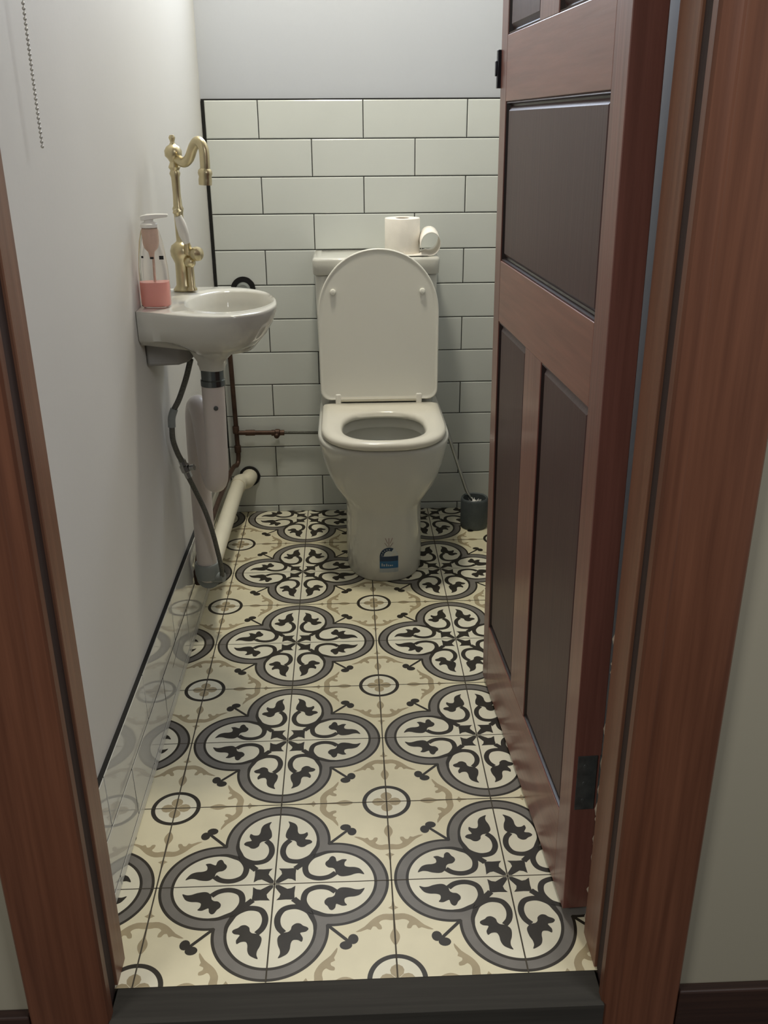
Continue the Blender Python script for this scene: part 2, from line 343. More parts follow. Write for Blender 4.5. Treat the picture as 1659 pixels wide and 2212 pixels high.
# tiled skirting on the left wall, two courses and a cut strip
bm = newbm()
def sk(y, z):                                        # face of the skirting at depth y, height z
    u_ = (YB - y) / YB; xb = -0.2505 - 0.009 * u_; xt = -0.2505 - 0.013 * u_
    return xb + (xt - xb) * z / 0.229
def skirt_tile(y0, y1, z0, z1):
    g = 0.0016; e = 0.0008
    q = [(y1 - g, z0 + g), (y0 + g, z0 + g), (y0 + g, z1 - g), (y1 - g, z1 - g)]
    q2 = [(y1 - g - e, z0 + g + e), (y0 + g + e, z0 + g + e), (y0 + g + e, z1 - g - e), (y1 - g - e, z1 - g - e)]
    loft(bm, [[(sk(y, z) - 0.006, y, z) for y, z in q], [(sk(y, z) - 0.001, y, z) for y, z in q], [(sk(y, z), y, z) for y, z in q2]], False, True)
ZS = [0.0, 0.0226, 0.1259, 0.2292]
for c, offs in ((2, 0.31), (1, 0.16), (0, 0.31)):
    ys = sorted(set([-0.142, YB - 0.001] + [offs + q * 0.3 for q in range(-2, 6) if -0.13 < offs + q * 0.3 < YB - 0.03]))
    for y0, y1 in zip(ys[:-1], ys[1:]): skirt_tile(y0, y1, ZS[c], ZS[c + 1])
ya, yb = -0.142, YB
hexa(bm, [(-0.28, ya, 0), (sk(ya, 0) - 0.0011, ya, 0), (-0.28, yb, 0), (sk(yb, 0) - 0.0011, yb, 0), (-0.28, ya, .2315), (sk(ya, .23) - 0.0011, ya, .2315), (-0.28, yb, .2315), (sk(yb, .23) - 0.0011, yb, .2315)], 1)
tag(obj('trim_2', bm, [M['tile_gloss'], M['grout']], smooth=20), kind='structure')

# ------------------------------------------------------------------ door lining, architraves, sill
def lining(name, X, sgn, yr):
    bm = newbm()
    xs = sorted((X, X + sgn * 0.02)); box(bm, xs[0], xs[1], -0.192, yr, -0.0, 2.02, 0)
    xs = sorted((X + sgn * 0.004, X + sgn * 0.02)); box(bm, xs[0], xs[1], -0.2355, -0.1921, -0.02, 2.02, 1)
    return tag(obj(name, bm, [M['lining_wood'], M['dark_wood']], smooth=0, bevel=0.0015), kind='structure')
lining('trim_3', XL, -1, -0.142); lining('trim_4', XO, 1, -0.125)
def arch(name, xa, xb):                              # moulded architrave on the hall face
    bm = newbm(); s = 1 if xb > xa else -1; wd = abs(xb - xa)
    prof = [(0, -0.2352), (0, -0.249), (0.003, -0.253), (0.012, -0.2555), (0.022, -0.2555), (0.026, -0.2535), (0.030, -0.2555), (wd - 0.012, -0.2575), (wd - 0.004, -0.2545), (wd, -0.249), (wd, -0.2352)]
    r0 = [(xa + s * u_, y, -0.12) for u_, y in prof]; r1 = [(xa + s * u_, y, 2.10) for u_, y in prof]
    loft(bm, [r0, r1]); return tag(obj(name, bm, M['frame_wood'], smooth=25), kind='structure')
arch('trim_5', -0.2195, -0.334); arch('trim_6', 0.4985, 0.613)
bm = newbm(); box(bm, XL - 0.02, XO + 0.02, -0.192, -0.125, 2.0, 2.02); box(bm, -0.334, 0.613, -0.256, -0.2352, 2.02, 2.12)
tag(obj('trim_7', bm, M['frame_wood'], smooth=0, bevel=0.002), kind='structure')
bm = newbm(); box(bm, XL + 0.0005, XO - 0.0005, -0.2575, -0.1965, -0.12, -0.0007)
tag(obj('trim_8', bm, M['sill_wood'], smooth=0, bevel=0.0008), kind='structure')
bm = newbm(); box(bm, 0.6135, 1.6, -0.252, -0.2352, -0.12, 0.012); tag(obj('baseboard_right', bm, M['skirt_dark'], smooth=0, bevel=0.003), kind='structure')
bm = newbm(); box(bm, -1.2, -0.3345, -0.252, -0.2352, -0.12, 0.012); tag(obj('baseboard_left', bm, M['skirt_dark'], smooth=0, bevel=0.003), kind='structure')

bm = newbm(); z = 0.03                               # ragged flakes of filler along the lining edge by the hinge side
while z < 0.56:
    h_ = random.uniform(0.008, 0.045); w_ = random.uniform(0.002, 0.0052) if random.random() < 0.7 else 0.0008
    lathe(bm, [(0.0, -h_ / 2), (w_ * .6, -h_ * .3), (w_, 0.0), (w_ * .5, h_ * .35), (0.0, h_ / 2)], (XO + 0.0035, -0.1225, z), seg=7); z += h_ * random.uniform(0.55, 1.15)
tag(obj('trim_9', bm, M['filler'], smooth=0), kind='structure')

# ------------------------------------------------------------------ door (open 90 degrees into the room)
P0 = V(0.4756, -0.087, 0.0); dd = V(-0.0471, 0.9989, 0).normalized(); nn = V(dd.y, -dd.x, 0)      # nn points to the right, away from the visible face
TH_D = 0.042
def dp(s, t, z): return P0 + dd * s + nn * t + V(-0.0095 * z, 0, z)
def dbox(bm, s0, s1, t0, t1, z0, z1, mi=0):
    hexa(bm, [dp(s, t, z) for z in (z0, z1) for s in (s0, s1) for t in (t0, t1)], mi)
bm = newbm()
ZD = [0.012, 0.165, 0.843, 0.957, 1.232, 1.338, 1.86, 1.985]; S0, S1 = 0.0, 0.704
SL, SR, SM0, SM1 = 0.057, 0.655, 0.318, 0.428
dbox(bm, S0, SL, 0, TH_D, ZD[0], ZD[7]); dbox(bm, SR, S1, 0, TH_D, ZD[0], ZD[7])
for z0, z1 in ((ZD[0], ZD[1]), (ZD[2], ZD[3]), (ZD[4], ZD[5]), (ZD[6], ZD[7])): dbox(bm, SL, SR, 0.0002, TH_D - 0.0002, z0, z1, 1)
dbox(bm, SM0, SM1, 0.0004, TH_D - 0.0004, ZD[1], ZD[2]); dbox(bm, SM0, SM1, 0.0004, TH_D - 0.0004, ZD[5], ZD[6])
door = tag(obj('door_1', bm, [M['door_wood'], M['door_wood_h']], smooth=0, bevel=0.0012), kind='structure')
def panel(s0, s1, z0, z1):                           # raised and fielded panel, both sides
    bm = newbm()
    def ring(i, t): return [dp(s0 + i, t, z0 + i), dp(s1 - i, t, z0 + i), dp(s1 - i, t, z1 - i), dp(s0 + i, t, z1 - i)]
    sec = [(0, 0.003), (0.003, 0.0015), (0.005, 0.008), (0.008, 0.0095), (0.0155, 0.0035), (0.0185, 0.0035)]
    loft(bm, [ring(i, t) for i, t in sec], False, True); loft(bm, [ring(i, TH_D - t) for i, t in sec], False, True)
    for f in bm.faces:
        pass
    bm.faces.ensure_lookup_table()
    for k in range(4, 12): bm.faces[k].material_index = 1
    loft(bm, [ring(0, 0.003), ring(0, TH_D - 0.003)], False, False)
    obj('door_panel', bm, [M['panel_wood'], M['groove']], door, smooth=0)
panel(SL, SM0, ZD[1], ZD[2]); panel(SM1, SR, ZD[1], ZD[2]); panel(SL, SR, ZD[3], ZD[4]); panel(SL, SM0, ZD[5], ZD[6]); panel(SM1, SR, ZD[5], ZD[6])
def hinge(z0, z1):
    bm = newbm(); dbox(bm, -0.0016, -0.0001, 0.006, 0.036, z0, z1, 0)
    tube(bm, [dp(-0.003, 0.044, z0), dp(-0.003, 0.044, z1)], 0.005, 10)
    for q in (0.18, 0.5, 0.82): lathe(bm, [(0.0, 0), (0.003, 0), (0.003, 0.0006), (0, 0.0007)], dp(-0.0015, 0.018, z0 + (z1 - z0) * q), (0, -1, 0), 10)
    tag(obj('hinge', bm, M['iron'], door, bevel=0.0004), 'aged grey steel butt hinge')
hinge(0.215, 0.315); hinge(1.66, 1.76)
bm = newbm(); dbox(bm, S1, S1 + 0.012, -0.006, 0.012, 1.255, 1.318); dbox(bm, S1 + 0.003, S1 + 0.012, -0.009, -0.005, 1.275, 1.30)
tag(obj('latch', bm, M['lockmetal'], door, bevel=0.0012), 'small black metal latch on far door edge')

# ------------------------------------------------------------------ toilet
TX = 0.2385
def douter(hw, yf, yb, z, a=0.21, n=2.5, rc=0.03, N=40, cx=TX):
    """D-shaped plan outline: superellipse front, straight sides, rounded back corners"""
    P = []
    for k in range(N + 1):
        t = PI * k / N; c_, s_ = math.cos(t), math.sin(t)
        P.append((cx + hw * math.copysign(abs(c_) ** (2 / n), c_), yf + a - a * abs(s_) ** (2 / n), z))
    for k in range(6):
        t = k / 5 * PI / 2; P.append((cx - hw + rc * (1 - math.cos(t)), yb - rc * (1 - math.sin(t)), z))
    for k in range(6):
        t = PI / 2 - k / 5 * PI / 2; P.append((cx + hw - rc * (1 - math.cos(t)), yb - rc * (1 - math.sin(t)), z))
    return P
toilet = empty('toilet', (TX, 1.40, 0.001))
tag(toilet, 'white porcelain toilet with raised lid standing against white tiled wall', 'toilet')
bm = newbm()
secs = [(0.108, 1.125, 0.001, .17, 2.3), (0.1105, 1.122, 0.006, .17, 2.3), (0.1100, 1.124, 0.06, .17, 2.3), (0.1085, 1.1265, 0.13, .17, 2.3), (0.1085, 1.127, 0.185, .17, 2.35), (0.1105, 1.126, 0.204, .17, 2.35), (0.1165, 1.123, 0.218, .175, 2.4), (0.130, 1.116, 0.237, .18, 2.45),
        (0.147, 1.105, 0.264, .19, 2.5), (0.160, 1.095, 0.295, .2, 2.5), (0.1705, 1.086, 0.33, .205, 2.5), (0.178, 1.080, 0.365, .21, 2.5), (0.1825, 1.076, 0.387, .21, 2.5), (0.1835, 1.0755, 0.395, .21, 2.5), (0.1825, 1.077, 0.401, .21, 2.5), (0.178, 1.081, 0.404, .21, 2.5)]
rings = [douter(hw, yf, 1.6585, z, a, n) for hw, yf, z, a, n in secs]
def oval(hw, y0, y1, z, n=2.4):
    P = []; cy = (y0 + y1) / 2; h = (y1 - y0) / 2; tot = len(rings[0])
    for k in range(tot):
        if k <= 40: t = PI * k / 40
        else: t = PI + PI * (k - 40) / (tot - 40)
        c_, s_ = math.cos(t), math.sin(t)
        P.append((TX + hw * math.copysign(abs(c_) ** (2 / n), c_), cy - h * math.copysign(abs(s_) ** (2 / n), s_), z))
    return P
rings += [oval(0.125, 1.125, 1.40, 0.404), oval(0.120, 1.130, 1.395, 0.395), oval(0.118, 1.132, 1.392, 0.374), oval(0.137, 1.115, 1.412, 0.368), oval(0.130, 1.125, 1.405, 0.33), oval(0.085, 1.18, 1.36, 0.22), oval(0.05, 1.23, 1.34, 0.16)]
loft(bm, rings, True, True); pan = obj('pan', bm, M['porcelain'], toilet, smooth=60)
bm = newbm(); loft(bm, [oval(0.092, 1.172, 1.363, 0.238), oval(0.092, 1.172, 1.363, 0.240)]); obj('bowl_water', bm, M['water'], toilet)
# cistern
def rrect(hw, y0, y1, z, r=0.03, cx=TX - 0.009):
    P = []
    for sx, sy, a0 in ((1, -1, -PI / 2), (1, 1, 0), (-1, 1, PI / 2), (-1, -1, PI)):
        rr = r if sy < 0 else 0.006
        for k in range(7):
            t = a0 + k / 6 * PI / 2; P.append((cx + sx * (hw - rr) + rr * math.cos(t), ((y0 + rr) if sy < 0 else (y1 - rr)) + rr * math.sin(t), z))
    return P
bm = newbm(); loft(bm, [rrect(0.166, 1.492, 1.6585, 0.4045), rrect(0.168, 1.486, 1.6585, 0.42), rrect(0.171, 1.480, 1.6585, 0.55), rrect(0.176, 1.474, 1.6585, 0.795), rrect(0.174, 1.476, 1.6585, 0.799)]); obj('cistern', bm, M['porcelain'], toilet, smooth=50)
bm = newbm(); loft(bm, [rrect(0.1775, 1.472, 1.6585, 0.8005, .02), rrect(0.180, 1.469, 1.6585, 0.8035, .02), rrect(0.1815, 1.467, 1.6585, 0.840, .02), rrect(0.180, 1.469, 1.6585, 0.8455, .02), rrect(0.175, 1.474, 1.6570, 0.8480, .02), rrect(0.16, 1.49, 1.655, 0.8485, .02)]); obj('cistern_lid', bm, M['porcelain'], toilet, smooth=50)
bm = newbm(); lathe(bm, [(0, 0), (0.022, 0), (0.022, 0.003), (0.02, 0.005), (0, 0.005)], (TX - 0.035, 1.565, 0.8482)); obj('flush_button', bm, M['chrome'], toilet)
# seat ring
bm = newbm()
def hole(hw, y0, y1, z): return oval(hw, y0, y1, z, 2.6)
R_ = [hole(0.115, 1.106, 1.370, 0.409), douter(0.170, 1.076, 1.462, 0.407, .2, 2.6, 0.012), douter(0.1735, 1.0725, 1.463, 0.411, .2, 2.6, 0.012), douter(0.1735, 1.0725, 1.463, 0.421, .2, 2.6, 0.012), douter(0.168, 1.078, 1.461, 0.427, .2, 2.6, 0.012), douter(0.155, 1.090, 1.455, 0.4295, .19, 2.6, 0.012), hole(0.122, 1.101, 1.376, 0.4285), hole(0.116, 1.107, 1.370, 0.4225), hole(0.113, 1.109, 1.367, 0.414), hole(0.115, 1.106, 1.370, 0.409)]
loft(bm, R_, False, False); obj('seat', bm, M['seatplastic'], toilet, smooth=50)
# hinge posts and bar
for sx in (-1, 1):
    bm = newbm(); box(bm, TX - 0.006 + sx * 0.120 - 0.0085, TX - 0.006 + sx * 0.120 + 0.0085, 1.451, 1.470, 0.4275, 0.4575); obj('hinge_post', bm, M['whitecap'], toilet, bevel=0.003)
bm = newbm(); tube(bm, [(TX - 0.118, 1.463, 0.442), (TX + 0.106, 1.463, 0.442)], 0.0105, 16); obj('hinge_bar', bm, M['seatplastic'], toilet)
# raised lid: D outline standing up, leaning slightly back on the cistern
def lidpt(x, h, t):                                  # h along the lid, t thickness from inner (front) face
    ang = math.radians(0.6); return (x, 1.4515 + t - math.sin(ang) * h * 0.2 , 0.440 + h)
def lidring(inset, t):
    hw = 0.1735 - inset; top = 0.436 - inset; a_ = 0.185; P = []
    for k in range(41):
        th = PI * k / 40; c_, s_ = math.cos(th), math.sin(th); P.append(lidpt(TX - 0.004 + hw * math.copysign(abs(c_) ** 0.98, c_), top - a_ + a_ * abs(s_) ** 0.95, t))
    r = 0.03 - inset * 0.5; b0 = inset
    for k in range(6):
        q = k / 5 * PI / 2; P.append(lidpt(TX - 0.004 - hw + r * (1 - math.cos(q)), b0 + r * (1 - math.sin(q)), t))
    for k in range(6):
        q = PI / 2 - k / 5 * PI / 2; P.append(lidpt(TX - 0.004 + hw - r * (1 - math.cos(q)), b0 + r * (1 - math.sin(q)), t))
    return P
bm = newbm()
loft(bm, [lidring(0.012, 0.0035), lidring(0.006, 0.003), lidring(0.003, 0.0005), lidring(0.001, 0.001), lidring(0.0, 0.003), lidring(0.0, 0.010), lidring(0.003, 0.0135), lidring(0.010, 0.0155), lidring(0.06, 0.0165)])
lid = obj('lid', bm, M['lidplastic'], toilet, smooth=50)
for x in (0.1048, 0.3595):
    bm = newbm(); lathe(bm, [(0.0085, 0), (0.0085, 0.005), (0.0065, 0.009), (0.0, 0.0105)], (x, 1.4545, 0.757), (0, -1, 0.05), 16); obj('lid_buffer', bm, M['lidplastic'], lid)
# water rating label on the pedestal front
def ped(x, z):                                       # front surface of the pedestal
    hw = 0.1095; yf = 1.122 + 0.0020 * min(z, .06) / .06 + 0.0025 * max(0, min(z - .06, .07)) / .07; u_ = min(abs(x - TX) / hw, .999); s_ = (1 - u_ ** 2.3) ** (1 / 2.3); return yf + 0.17 - 0.17 * s_ - 0.0006
LX = 0.247
def patch(bm, pts, mi, off=0.0):
    s = len(bm.faces); bm.faces.new([bm.verts.new((x, ped(x, z) - off, z)) for x, z in pts]); setmi(bm, s, mi)
def strip(bm, x0, x1, z0, z1, mi, off=0.0, n=8):
    for k in range(n):
        a_, b_ = x0 + (x1 - x0) * k / n, x0 + (x1 - x0) * (k + 1) / n; patch(bm, [(a_, z0), (b_, z0), (b_, z1), (a_, z1)], mi, off)
bm = newbm(); LW = 0.0262
def archpoly(r, cz, n=24): return [(LX + r * math.cos(PI * k / n), cz + r * math.sin(PI * k / n) * 1.05) for k in range(n + 1)]
for k in range(24):
    A0 = archpoly(LW, 0.078); patch(bm, [(LX, 0.078), A0[k], A0[k + 1]], 2)
    if k > 7:
        A1 = archpoly(LW * 0.55, 0.080); patch(bm, [A1[k], A0[k], A0[k + 1], A1[k + 1]], 1, 0.0002)
strip(bm, LX - LW, LX + LW, 0.0425, 0.0785, 0, 0.0001); strip(bm, LX - LW, LX + LW, 0.064, 0.0785, 1, 0.0003)
for a_ in (2.9, 2.55, 2.2, 1.85, 1.5):
    cx, cz = LX + 0.0205 * math.cos(a_), 0.079 + 0.0205 * math.sin(a_)
    patch(bm, [(cx + (0.0022 if k % 2 == 0 else 0.001) * math.cos(k * PI / 5 + PI / 2), cz + (0.0022 if k % 2 == 0 else 0.001) * math.sin(k * PI / 5 + PI / 2)) for k in range(10)], 2, 0.0005)
for x, w_, h_ in ((-0.021, 0.0035, 0.009), (-0.0155, 0.004, 0.006), (-0.0085, 0.0035, 0.008), (-0.003, 0.003, 0.005), (0.002, 0.0045, 0.004), (0.008, 0.003, 0.004)):
    strip(bm, LX + x, LX + x + w_, 0.049, 0.049 + h_, 3, 0.0005, 2)
strip(bm, LX - LW, LX + LW, 0.030, 0.0422, 3, 0.0001)
for s_, xx in ((-1, 0.010), (0, 0.0), (1, 0.010)):
    for k in range(2):
        patch(bm, [(LX + s_ * xx - 0.0012 + k * 0.002 * s_, 0.134 - k * 0.014), (LX + s_ * xx + 0.0012 + k * 0.002 * s_, 0.134 - k * 0.014), (LX + s_ * xx * 0.35 + 0.001, 0.118 - k * 0.01), (LX + s_ * xx * 0.35 - 0.001, 0.118 - k * 0.01)], 4, 0.0001)
tag(obj('rating_label', bm, [M['bluelabel'], M['navylabel'], M['whitelabel'], M['faintlabel'], M['redmark']], toilet, smooth=0), 'small blue water rating sticker')

# ------------------------------------------------------------------ wash basin
BW = -0.2655
basin = empty('wash_basin', (BW, 0.72, 0.70))
tag(basin, 'small white porcelain hand basin mounted on left wall beside the toilet', 'basin')
rim = [(BW, 0.605), (-0.245, 0.596), (-0.231, 0.590), (-0.20, 0.574), (-0.162, 0.556), (-0.130, 0.546), (-0.100, 0.541), (-0.073, 0.545), (-0.049, 0.556), (-0.028, 0.575), (-0.013, 0.602), (-0.002, 0.636), (0.002, 0.675), (-0.001, 0.722), (-0.011, 0.770), (-0.026, 0.810), (-0.047, 0.845), (-0.078, 0.873), (-0.112, 0.890), (-0.145, 0.896), (-0.175, 0.897), (-0.20, 0.894), (-0.225, 0.885), (-0.25, 0.875), (BW, 0.868)]
rim = [(v.x, v.y) for v in catmull([(x, y, 0) for x, y in rim], 3)]
NB = len(rim)
DR = V(-0.143, 0.720, 0)
def scaled(f, z, fw=None, cx=DR.x, cy=DR.y, squash=1.0):
    """rim outline pulled towards the drain; wall end points stay on the wall when fw is given"""
    P = []
    for i, (x, y) in enumerate(rim):
        nx, ny = cx + (x - cx) * f, cy + (y - cy) * f * squash
        if fw is not None:
            e = min(i, NB - 1 - i) / 16.0
            if e < 1: k = 1 - (3 * e * e - 2 * e ** 3); nx = nx * (1 - k) + (BW + (x - BW) * 1.0) * k; ny = ny * (1 - k) + (cy + (y - cy) * fw) * k
        P.append((nx, ny, z))
    return P
def bowlring(f, z):
    """inner bowl: an ellipse right of the tap ledge with as many points as the rim"""
    P = []; cx, cy, hx, hy = -0.098, 0.722, 0.092, 0.128
    for i, (x, y) in enumerate(rim):
        a_ = math.atan2((y - 0.722) / 0.17, (x + 0.120) / 0.125) if 0 else (-PI + 0.35 + (2 * PI - 0.35 * 2) * i / (NB - 1)) if 0 else -PI + 2 * PI * (i + 0.5) / NB
        P.append((cx + hx * f * math.cos(a_), cy + hy * f * math.sin(a_), z))
    return P
outer = [scaled(0.19, 0.722), scaled(0.22, 0.742), scaled(0.32, 0.757), scaled(0.50, 0.770, 0.85), scaled(0.70, 0.786, 0.95), scaled(0.85, 0.806, 0.985), scaled(0.94, 0.829, 0.995), scaled(0.985, 0.847, 1.0), scaled(1.0, 0.857, 1.0), scaled(0.997, 0.8615, 1.0), scaled(0.985, 0.8635, 1.0)]
def lift(ring_, q, wq):
    o_ = []
    for (x, y, z), (rx_, ry_) in zip(ring_, rim):
        e = min(max((-0.150 - rx_) / 0.08, 0), 1); e = e * e * (3 - 2 * e) * wq; zt = 0.800 + q
        o_.append((x, y, z + e * (max(z, zt) - z)))
    return o_
outer = [lift(r_, 0.0008 * i, (0, 0, 0.25, 0.75, 1, 1, 1, 1, 1, 1, 1)[i]) for i, r_ in enumerate(outer)]
bm = newbm(); loft(bm, outer + [bowlring(1.0, 0.8625), bowlring(0.96, 0.858), bowlring(0.90, 0.835), bowlring(0.78, 0.795), bowlring(0.5, 0.765), bowlring(0.18, 0.757)], True, True)
obj('bowl', bm, M['porcelain'], basin, smooth=60)
bm = newbm()                                        # hollow back flange that carries the bowl on the wall
loft(bm, [[(BW, 0.655, z), (-0.20, 0.665, z), (-0.185, 0.69, z), (-0.175, 0.80, z), (-0.20, 0.85, z), (BW, 0.86, z)] for z in (0.742, 0.804)])
obj('wall_flange', bm, M['flange_shade'], basin, smooth=30, bevel=0.006)
bm = newbm(); lathe(bm, [(0.030, 0.006), (0.031, -0.006), (0.028, -0.012), (0.0, -0.012)], (DR.x, DR.y, 0.738)); obj('drain_boss', bm, M['porcelain'], basin)
bm = newbm(); lathe(bm, [(0.0, 0), (0.019, 0), (0.021, 0.002), (0.016, 0.003), (0, 0.0025)], (-0.098, 0.722, 0.7575)); obj('drain_ring', bm, M['chrome'], basin)

# ------------------------------------------------------------------ tap
tx, ty = -0.2085, 0.850
tap = empty('brass_tap', (tx, ty, 0.8635)); tag(tap, 'tall antique brass tap with swan neck spout and white lever', 'tap')
bm = newbm()
lathe(bm, [(0.024, 0), (0.0245, 0.003), (0.021, 0.007), (0.0175, 0.012), (0.0165, 0.04), (0.0165, 0.058), (0.019, 0.064), (0.0235, 0.074), (0.0245, 0.084), (0.021, 0.095), (0.013, 0.101), (0.0095, 0.104), (0.0095, 0.125), (0.0098, 0.16), (0.011, 0.166), (0.012, 0.170), (0.0095, 0.175), (0.0082, 0.20), (0.0088, 0.232), (0.0115, 0.240), (0.009, 0.246), (0.0125, 0.252), (0.0100, 0.258), (0.0085, 0.262), (0.012, 0.268), (0.0175, 0.274), (0.0180, 0.284), (0.0135, 0.292), (0.007, 0.296), (0.0045, 0.300), (0.0052, 0.304), (0.007, 0.309), (0.0045, 0.314), (0, 0.315)], (tx, ty, 0.8640), seg=32)
obj('tap_column', bm, M['brass'], tap, smooth=50)
bm = newbm(); sp = catmull([(-0.200, 0.845, 1.132), (-0.184, 0.825, 1.126), (-0.170, 0.810, 1.135), (-0.158, 0.795, 1.156), (-0.146, 0.782, 1.167), (-0.135, 0.772, 1.155), (-0.1335, 0.769, 1.128), (-0.1345, 0.769, 1.110)], 6)
tube(bm, sp, [0.0100] * len(sp), 16); obj('spout', bm, M['brass'], tap)
bm = newbm(); lathe(bm, [(0.009, 0.012), (0.0135, 0.008), (0.0145, 0.002), (0.0125, -0.004), (0.0135, -0.010), (0.0130, -0.020), (0.0, -0.020)], (-0.1348, 0.769, 1.105), (0.06, 0, 1)); obj('spout_tip', bm, M['brass'], tap, smooth=40)
bm = newbm()                                        # side valve with its thin stem
tube(bm, [(-0.2085, 0.85, 0.950), (-0.176, 0.826, 0.944)], 0.011, 16); lathe(bm, [(0.0, -0.012), (0.011, -0.010), (0.0155, 0.0), (0.014, 0.008), (0.006, 0.013), (0, 0.014)], (-0.174, 0.825, 0.944), (0.8, -0.6, 0)); ball(bm, (-0.190, 0.832, 0.926), 0.0125)
lathe(bm, [(0.011, 0), (0.011, 0.004), (0.0075, 0.008), (0.0072, 0.055)], (-0.190, 0.832, 0.8665)); tube(bm, [(-0.192, 0.832, 0.944), (-0.192, 0.826, 0.968)], [0.0085, 0.0065], 12)
obj('side_valve', bm, M['brass'], tap, smooth=45)
bm = newbm(); tube(bm, [(-0.1925, 0.825, 0.966), (-0.196, 0.822, 0.985), (-0.200, 0.819, 1.005), (-0.204, 0.817, 1.022)], [0.0070, 0.0112, 0.0108, 0.0075], 16)
lev = tag(obj('lever', bm, M['ceramic'], tap), 'white ceramic lever')
bm = newbm(); lathe(bm, [(0.0, 0.007), (0.006, 0.006), (0.0095, 0), (0.006, -0.006), (0.006, -0.008)], (-0.2055, 0.8165, 1.030), (-0.2, -0.1, 1)); obj('lever_knob', bm, M['brass'], lev)

# ------------------------------------------------------------------ soap dispenser
so = empty('soap_dispenser', (-0.233, 0.655, 0.864)); tag(so, 'clear pump bottle half full of pink liquid soap on basin corner', 'soap dispenser')
def rr2(hx, hy, z, cx=-0.2335, cy=0.655, n=3.2, N=32):
    return [(cx + hx * math.copysign(abs(math.cos(t)) ** (2 / n), math.cos(t)), cy + hy * math.copysign(abs(math.sin(t)) ** (2 / n), math.sin(t)), z) for t in [2 * PI * k / N for k in range(N)]]
BZ = 0.8645
bm = newbm(); loft(bm, [rr2(.025, .019, BZ), rr2(.0285, .022, BZ + .003), rr2(.0285, .022, BZ + .04), rr2(.0275, .0215, BZ + .075), rr2(.025, .020, BZ + .10), rr2(.022, .0185, BZ + .125, n=2.6), rr2(.017, .016, BZ + .145, n=2.2), rr2(.013, .013, BZ + .152, n=2)])
obj('bottle', bm, M['glass'], so, smooth=50)
bm = newbm(); loft(bm, [rr2(.0235, .0175, BZ + .002), rr2(.0268, .0203, BZ + .005), rr2(.0268, .0203, BZ + .040), rr2(.0265, .0200, BZ + .0485)]); obj('liquid_soap', bm, M['soap'], so, smooth=50)
bm = newbm(); lathe(bm, [(0.0, 0.092), (0.004, 0.092), (0.006, 0.105), (0.0125, 0.112), (0.0145, 0.122), (0.0145, 0.149), (0.0, 0.149)], (-0.2335, 0.655, BZ)); tube(bm, [(-0.2335, 0.655, BZ + 0.01), (-0.231, 0.655, BZ + 0.095)], 0.0025, 8); obj('pump', bm, M['pump'], so, smooth=45)
bm = newbm(); lathe(bm, [(0.0145, 0.150), (0.0165, 0.151), (0.0165, 0.157), (0.013, 0.160), (0.009, 0.161), (0.009, 0.166), (0.0, 0.166)], (-0.2335, 0.655, BZ)); obj('collar', bm, M['whitecap'], so, smooth=45)
bm = newbm(); loft(bm, [[(-0.248 + dx, 0.655 + sy * wy, BZ + z) for sy, z in ((-1, z0), (1, z0), (1, z0 + h_), (-1, z0 + h_))] for dx, wy, z0, h_ in ((0, 0.008, 0.164, 0.008), (0.01, 0.011, 0.164, 0.0105), (0.030, 0.008, 0.167, 0.0085), (0.052, 0.005, 0.170, 0.005))]); obj('nozzle', bm, M['whitecap'], so, smooth=0, bevel=0.0015)
for x, w_, z, h_ in ((-0.2335, 0.007, 0.094, 0.004), (-0.216, 0.0085, 0.093, 0.007), (-0.250, 0.004, 0.096, 0.004)):
    bm = newbm(); box(bm, x, x + w_, 0.6330, 0.6334, BZ + z, BZ + z + h_); tag(obj('print_mark', bm, M['black'], so, smooth=0), 'black printed mark')

# ------------------------------------------------------------------ basin waste pipe
wp = empty('waste_pipe', (-0.18, 0.80, 0.13)); tag(wp, 'white plastic waste trap and pipe running from basin along tiled skirting', 'pipe')
bm = newbm(); path = catmull([(-0.1450, 0.72, 0.695), (-0.147, 0.722, 0.60), (-0.150, 0.724, 0.50), (-0.156, 0.738, 0.462), (-0.166, 0.765, 0.452), (-0.175, 0.785, 0.475), (-0.182, 0.802, 0.53), (-0.188, 0.815, 0.58), (-0.198, 0.838, 0.606), (-0.210, 0.862, 0.585), (-0.214, 0.868, 0.52), (-0.2155, 0.869, 0.40), (-0.2165, 0.870, 0.26), (-0.2165, 0.872, 0.19), (-0.2165, 0.885, 0.150)], 6)
tube(bm, path, 0.0245, 20); obj('trap_pipe', bm, M['pvc'], wp)
bm = newbm(); lathe(bm, [(0.0265, 0), (0.0265, 0.012), (0.0245, 0.014), (0.0245, 0.038), (0.023, 0.040)], (-0.1440, 0.72, 0.6855)); tag(obj('coupling', bm, M['darkchrome'], wp), 'dark chrome coupling under basin')
bm = newbm(); lathe(bm, [(0.0, 0), (0.005, 0), (0.005, 0.002), (0, 0.003)], (-0.139, 0.6975, 0.640), (0.1, -1, 0.1), 12); obj('screw', bm, M['iron'], wp)
bm = newbm()                                        # grey elbow fitting low down
lathe(bm, [(0.029, 0.03), (0.031, 0.025), (0.031, 0.0), (0.029, -0.01), (0.0, -0.024)], (-0.2165, 0.872, 0.165)); tube(bm, [(-0.2165, 0.872, 0.150), (-0.218, 0.925, 0.150)], [0.029, 0.028], 20); tube(bm, [(-0.205, 0.866, 0.158), (-0.175, 0.855, 0.160)], [0.014, 0.012], 14)
tag(obj('elbow_fitting', bm, M['hosegrey'], wp, smooth=45), 'grey plastic elbow fitting')
